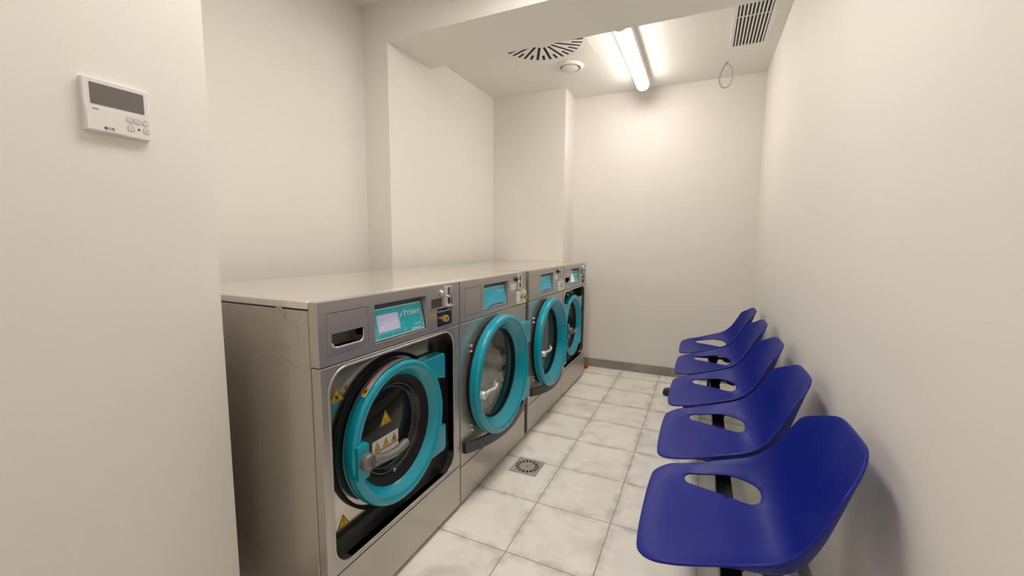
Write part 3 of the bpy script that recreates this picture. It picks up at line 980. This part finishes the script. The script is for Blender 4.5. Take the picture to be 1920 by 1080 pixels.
# bracket under the seat
bm = bmesh.new()
prof = [(-.150, .405), (-.135, .424), (-.02, .420), (.055, .417), (.085, .424), (.105, .414), (.108, .396), (.092, .384), (.068, .390), (.050, .404), (.03, .402), (.028, .385), (-.028, .385), (-.032, .402), (-.120, .398), (-.142, .390)]
for yy in (-.075, .060):
    f = lambda x, y, z: (y, x, z)
    plate(bm, prof, yy, yy + .015, (), 0, f)
box(bm, (-.03, -.075, .398), (.03, .075, .414))
br0 = link('seat_bracket', bm, M['black'], seat0, bevel=.003)
seat0.location.y = SY[0] - by
for y in SY[1:]:
    s = seat0.copy(); COL.objects.link(s); s.parent = bench; s.location.y = y - by
    b = br0.copy(); COL.objects.link(b); b.parent = s
link('beam', B((-.024, .30 - by, .345), (.024, 2.80 - by, .392)), M['black'], bench, bevel=.004)
for y in (.345, 2.755):
    bm = bmesh.new()
    box(bm, (-.022, y - by - .030, .045), (.022, y - by + .030, .350))
    lg = link('leg', bm, M['black'], bench, bevel=.004)
    bm = bmesh.new()
    pr = [(-.325, .012), (-.325, .034), (-.312, .047), (-.28, .052), (0, .060), (.20, .052), (.232, .045), (.240, .034), (.240, .012)]
    plate(bm, pr, y - by - .033, y - by + .033, (), 0, lambda x, yy, z: (yy, x, z))
    ft = link('foot', bm, M['black'], lg, bevel=.006, seg=3)
    bm = bmesh.new()
    for x in (-.29, .205):
        bm = bmesh.new(); lathe(bm, [(0, 0), (.022, 0), (.022, .012), (0, .0125)], (x, y - by, 0), 16, 'z')
        link('foot_pad', bm, M['rubber'], lg)

# ------------------------------------------------------------------ thermostat on the left wall
T = thing('thermostat', 'white wall thermostat with grey display and small buttons on the left wall', 'thermostat', (XL, -.091, 1.436))
tw, thh = .0555, .0530
link('body', B((-.002, -tw, -thh), (.0125, tw, thh)), M['white_plastic'], T, bevel=.002, seg=3)
tx = .0125
gt = lambda y, z, h: (tx + h, y, z)
o = link('display', PL(rrect(-.0445, .0455, .0015, .0435, .001, 2), tx - .001, tx + .0006), M['lcd_off'], T)
o = link('front_flap', PL(rrect(-.0525, .0085, -.0505, -.0055, .0008, 2), tx - .001, tx + .0012), M['white_plastic'], T, bevel=.0005)
bm = bmesh.new()
poly(bm, ellipse(-.0235, -.0435, .0032, .0030, 20), gt, .0016)
V, F, w = text_polys('LG', .0072, .0002)
put(bm, [(-.0185 + x, -.0458 + y) for x, y in V], F, gt, .0016)
link('logo', bm, M['ink'], o)
bm = bmesh.new()
for k in range(4): seg(bm, (-.0430 + .0026 * k, -.0078), (-.0412 + .0026 * k, -.0090), .0017, gt, .0016)
link('caption', bm, M['ink'], o)
bm = bmesh.new()
poly(bm, ellipse(-.0242, -.0430, .0005, .0005, 8), gt, .0019); seg(bm, (-.0236, -.0425), (-.0236, -.0446), .0005, gt, .0019); seg(bm, (-.0236, -.0446), (-.0222, -.0446), .0005, gt, .0019)
link('logo_mark', bm, M['white_plastic'], o)
def button(y0, y1, z0, z1, r, marks):
    b = link('button', PL(rrect(y0, y1, z0, z1, r, 4), tx - .0005, tx + .0009), M['white_plastic'], T, bevel=.0003)
    bm = bmesh.new()
    q = rrect(y0, y1, z0, z1, r, 4)
    for i in range(len(q)): seg(bm, q[i], q[(i + 1) % len(q)], .00055, gt, .0011)
    cy, cz = (y0 + y1) / 2, (z0 + z1) / 2
    for (a, b_) in marks: seg(bm, (cy + a[0], cz + a[1]), (cy + b_[0], cz + b_[1]), .0007, gt, .0011)
    link('button_print', bm, M['ink'], b)
U = .001
txtm = [((-2.5 * U, 1.2 * U), (2.5 * U, 1.2 * U)), ((-2.5 * U, -1.2 * U), (2.5 * U, -1.2 * U))]
button(.0125, .0235, -.0195, -.0115, .0015, [((-2 * U, -1 * U), (0, 1 * U)), ((0, 1 * U), (2 * U, -1 * U))])
button(.0135, .0240, -.0395, -.0300, .0015, [((-2 * U, 1 * U), (0, -1 * U)), ((0, -1 * U), (2 * U, 1 * U))])
button(.0255, .0375, -.0220, -.0125, .0035, txtm)
button(.0405, .0505, -.0225, -.0135, .0044, [((0, -1 * U), (0, 2 * U))])
button(.0410, .0515, -.0390, -.0290, .0020, txtm)
bm = bmesh.new(); poly(bm, ellipse(.0330, -.0335, .0022, .0022, 16), gt, .0010); link('indicator', bm, M['ink'], T)
bm = bmesh.new(); seg(bm, (.015, -.0250), (.0225, -.0250), .0010, gt, .0010); link('button_caption', bm, M['ink'], T)
bm = bmesh.new(); seg(bm, (.044, -.0112), (.0475, -.0120), .0010, gt, .0010)
link('button_caption', bm, M['ink'], T)

# ------------------------------------------------------------------ ceiling fittings
def batten(name, xc, y0, y1, zc, label, glow):
    t = thing(name, label, 'ceiling light', (xc, (y0 + y1) / 2, zc), 'white batten lights')
    L2 = (y1 - y0) / 2
    link('base', B((-.052, -L2, -.050), (.052, L2, .001)), M['white_metal'], t, bevel=.003)
    # rounded diffuser between two end caps
    prof = [(-.040, -.0505), (-.043, -.062), (-.040, -.074), (-.030, -.084), (-.015, -.090), (0, -.092), (.015, -.090), (.030, -.084), (.040, -.074), (.043, -.062), (.040, -.0505)]
    bm = bmesh.new()
    rows = [[bm.verts.new((x, y, z)) for x, z in prof] for y in (-L2 + .016, L2 - .016)]
    A, Q = rows
    for i in range(len(A) - 1): bm.faces.new([A[i], A[i + 1], Q[i + 1], Q[i]])
    bm.faces.new(A); bm.faces.new(Q)
    link('diffuser', bm, glow, t, smooth=50)
    for y in (-L2, L2 - .0155):
        bm = bmesh.new()
        plate(bm, [(x * 1.03, z - (.001 if z < -.04 else 0)) for x, z in prof], y, y + .0155, (), 0, lambda x, yy, z: (yy, x, z))
        link('end_cap', bm, M['white_plastic'], t, bevel=.003)
    return t
batten('ceiling_light', .504, 1.992, 3.035, H, 'lit white batten light on the ceiling behind the beam', M['tube'])
def panel_light(x, y, label, glow):
    t = thing('unseen_ceiling_panel', label, 'ceiling light', (x, y, HF), 'panel lights on the front ceiling')
    link('frame', PL([(-.17, -.62), (.17, -.62), (.17, .62), (-.17, .62)], -.030, .001, [[(-.15, -.60), (.15, -.60), (.15, .60), (-.15, .60)]], lambda x, y, z: (y, z, x)), M['white_metal'], t, bevel=.002)
    link('diffuser', B((-.1495, -.5995, -.026), (.1495, .5995, -.022)), glow, t)
panel_light(.36, .62, 'added, out-of-view white panel light on the front ceiling, close to the beam', M['added_panel'])  # added out of view to brighten the alcove, pier and beam front
panel_light(.66, -1.40, 'flat white rectangular panel light on the front ceiling, by the front wall', M['tube_dim'])

# swirl diffuser
t = thing('ceiling_air_diffuser', 'square white ceiling diffuser with black radial slots', 'air vent', (-.03, 2.11, H))
dc, dR = (0, 0), .285
slots = []
for k in range(36):
    a = 2 * PI * (k + .5) / 36
    r0, r1 = (.085, .275) if k % 2 else (.205, .275)
    w = .0095
    ca, sa = math.cos(a), math.sin(a)
    slots.append([(r0 * ca - w * sa, r0 * sa + w * ca), (r0 * ca + w * sa, r0 * sa - w * ca), (r1 * ca + w * sa, r1 * sa - w * ca), (r1 * ca - w * sa, r1 * sa + w * ca)])
bm = bmesh.new()
fz = lambda x, y, z: (y, z, x)
plate(bm, [(-.293, -.118), (.293, -.118), (.293, .291), (-.293, .291)], -.0036, -.0021, [s for s in slots if all(-.11 < p[1] < .286 for p in s)], 0, fz)
link('face_plate', bm, M['white_metal'], t, bevel=.001)
link('plenum', B((-.287, -.112, -.0019), (.287, .285, .001)), M['slot'], t)
# valve
t = thing('ceiling_air_valve', 'round white ceiling valve beside the batten light', 'air vent', (.035, 2.562, H))
bm = bmesh.new(); lathe(bm, [(.070, -.004), (.076, -.016), (.084, -.018), (.098, -.010), (.102, 0), (.070, 0)], (0, 0, 0), 56, 'z', True)
link('ring', bm, M['white_metal'], t, smooth=50)
bm = bmesh.new(); lathe(bm, [(0, -.020), (.058, -.019), (.063, -.016), (.063, -.012), (.02, -.008), (.02, 0), (0, 0)], (0, 0, 0), 48, 'z')
link('disc', bm, M['white_metal'], t, smooth=40)
link('throat', LA([(0, -.0035), (.0705, -.0035), (.0705, .001), (0, .001)], (0, 0, 0), 40, 'z'), M['slot'], t)
# linear grille
gx0, gx1, gy0, gy1 = 1.099, 1.322, 2.075, 2.71
t = thing('ceiling_grille', 'white ceiling grille with two rows of slats by the right wall', 'air vent', ((gx0 + gx1) / 2, (gy0 + gy1) / 2, H))
hx, hy = (gx1 - gx0) / 2, (gy1 - gy0) / 2
bm = bmesh.new()
plate(bm, [(-hx, -hy), (hx, -hy), (hx, hy), (-hx, hy)], -.008, 0, [[(-hx + .022, -hy + .022), (hx - .026, -hy + .022), (hx - .026, hy - .022), (-hx + .022, hy - .022)]], 0, fz)
link('frame', bm, M['white_metal'], t, bevel=.0015)
link('backing', B((-hx + .02, -hy + .02, -.0015), (hx - .024, hy - .02, -.0002)), M['slot'], t)
for k in range(9):
    x = -hx + .034 + k * (2 * hx - .070) / 8
    bm = bmesh.new(); 
    vs = [bm.verts.new(p) for p in ((x - .005, -hy + .02, -.006), (x + .0035, -hy + .02, -.0035), (x + .0045, -hy + .02, -.0048), (x - .004, -hy + .02, -.0075),
                                    (x - .005, hy - .02, -.006), (x + .0035, hy - .02, -.0035), (x + .0045, hy - .02, -.0048), (x - .004, hy - .02, -.0075))]
    for f in ((0, 1, 2, 3), (4, 5, 6, 7), (0, 1, 5, 4), (1, 2, 6, 5), (2, 3, 7, 6), (3, 0, 4, 7)): bm.faces.new([vs[i] for i in f])
    link('slat', bm, M['white_metal'], t)
link('crossbar', B((-hx + .021, 2.300 - (gy0 + gy1) / 2 - .003, -.0065), (hx - .025, 2.300 - (gy0 + gy1) / 2 + .003, -.002)), M['white_metal'], t)
# cable loop
lp = [(0, 0, 0), (-.006, .0, -.008), (-.028, .002, -.045), (-.043, .004, -.095), (-.040, .002, -.140), (-.020, .0, -.172), (.004, -.002, -.178), (.028, 0, -.160), (.044, .002, -.115), (.042, .003, -.065), (.024, .002, -.025), (.008, 0, -.006)]
bm = bmesh.new()
tube(bm, spline(lp, 60), .0022, 8)
lp2 = [(p[0] * .92 + .003, p[1] + .006, p[2] * .965) for p in lp]
tube(bm, spline(lp2, 60), .0022, 8)
lathe(bm, [(0, -.012), (.010, -.012), (.012, -.006), (.012, .001), (0, .001)], (0, 0, 0), 16, 'z')
o = link('ceiling_cable_loop', bm, M['cable'], None, smooth=60); o.location = (1.096, 2.955, H)
tag(o, 'thin grey cable loop hanging from the ceiling near the back wall', 'cable')

# ------------------------------------------------------------------ on the floor
t = thing('floor_drain', 'square steel floor drain with radial slots beside the machines', 'drain', (.231, 1.329, 0))
bm = bmesh.new()
sl = []
for k in range(16):
    a = 2 * PI * k / 16; ca, sa = math.cos(a), math.sin(a)
    r0, r1, w0, w1 = .040, .061, .0042, .0078
    sl.append([(r0 * ca - w0 * sa, r0 * sa + w0 * ca), (r0 * ca + w0 * sa, r0 * sa - w0 * ca), (r1 * ca + w1 * sa, r1 * sa - w1 * ca), (r1 * ca - w1 * sa, r1 * sa + w1 * ca)])
plate(bm, rrect(-.074, .074, -.074, .074, .003, 3), .0006, .0035, sl, 0, fz)
gr = link('grate', bm, M['grate'], t, bevel=.0006)
link('sump', LA([(0, .0005), (.066, .0005), (.066, .0001), (0, .0001)], (0, 0, 0), 40, 'z'), M['slot'], t)
bm = bmesh.new(); lathe(bm, [(0, .0050), (.004, .0048), (.005, .0034)], (0, 0, 0), 14, 'z'); link('screw', bm, M['chrome'], t, smooth=40)

bm = bmesh.new()
pp = [(-.018, -.010), (.010, -.014), (.022, .004), (.004, .014), (-.014, .008)]
a = [bm.verts.new((x, y, .0008)) for x, y in pp]; b = [bm.verts.new((x * 1.02, y * 1.02, .0018 + .006 * (i in (2, 3)))) for i, (x, y) in enumerate(pp)]
bm.faces.new(a); bm.faces.new(b)
for i in range(5): bm.faces.new([a[i], a[(i + 1) % 5], b[(i + 1) % 5], b[i]])
o = link('paper_scrap', bm, M['paper']); o.location = (.165, 2.80, 0)
tag(o, 'small white paper scrap on the tiles by the farthest machine', 'paper scrap')
bm = bmesh.new(); lathe(bm, [(0, .0), (.015, .0), (.017, .006), (.016, .024), (.012, .032), (0, .034)], (0, 0, 0), 20, 'z')
for k in range(6):
    a = k * PI / 3; box(bm, (.016 * math.cos(a) - .003, .016 * math.sin(a) - .003, .004), (.016 * math.cos(a) + .003, .016 * math.sin(a) + .003, .022))
o = link('red_valve_knob', bm, M['red_plastic'], None, smooth=40); o.location = (.066, 3.165, 0)  # red piece taken as a valve handle, shaped as a small knob
tag(o, 'small red cap-shaped valve knob on the floor against the back skirting', 'cap')

# ------------------------------------------------------------------ camera, world, view
cam = bpy.data.cameras.new('camera'); co = bpy.data.objects.new('camera', cam); COL.objects.link(co)
yaw, pit, rol = math.radians(24.6043), math.radians(-6.117), math.radians(.4152)
F_ = Vector((-math.sin(yaw) * math.cos(pit), math.cos(yaw) * math.cos(pit), math.sin(pit)))
R_ = Vector((math.cos(yaw), math.sin(yaw), 0)); U_ = R_.cross(F_)
R2 = R_ * math.cos(rol) + U_ * math.sin(rol); U2 = -R_ * math.sin(rol) + U_ * math.cos(rol)
co.matrix_world = Matrix(((R2.x, U2.x, -F_.x, 1.0075), (R2.y, U2.y, -F_.y, -.574), (R2.z, U2.z, -F_.z, 1.1589), (0, 0, 0, 1)))
cam.sensor_fit = 'HORIZONTAL'; cam.sensor_width = 36; cam.lens = 776.58 * 36 / 1920
cam.clip_start = .02
S.camera = co
w = bpy.data.worlds.new('world'); S.world = w; w.use_nodes = True
w.node_tree.nodes['Background'].inputs['Color'].default_value = (.05, .045, .04, 1)
w.node_tree.nodes['Background'].inputs['Strength'].default_value = .2
S.view_settings.view_transform = 'Standard'
try: S.view_settings.look = 'None'
except Exception: pass
S.view_settings.gamma = 1; S.view_settings.use_curve_mapping = False
S.view_settings.exposure = .97
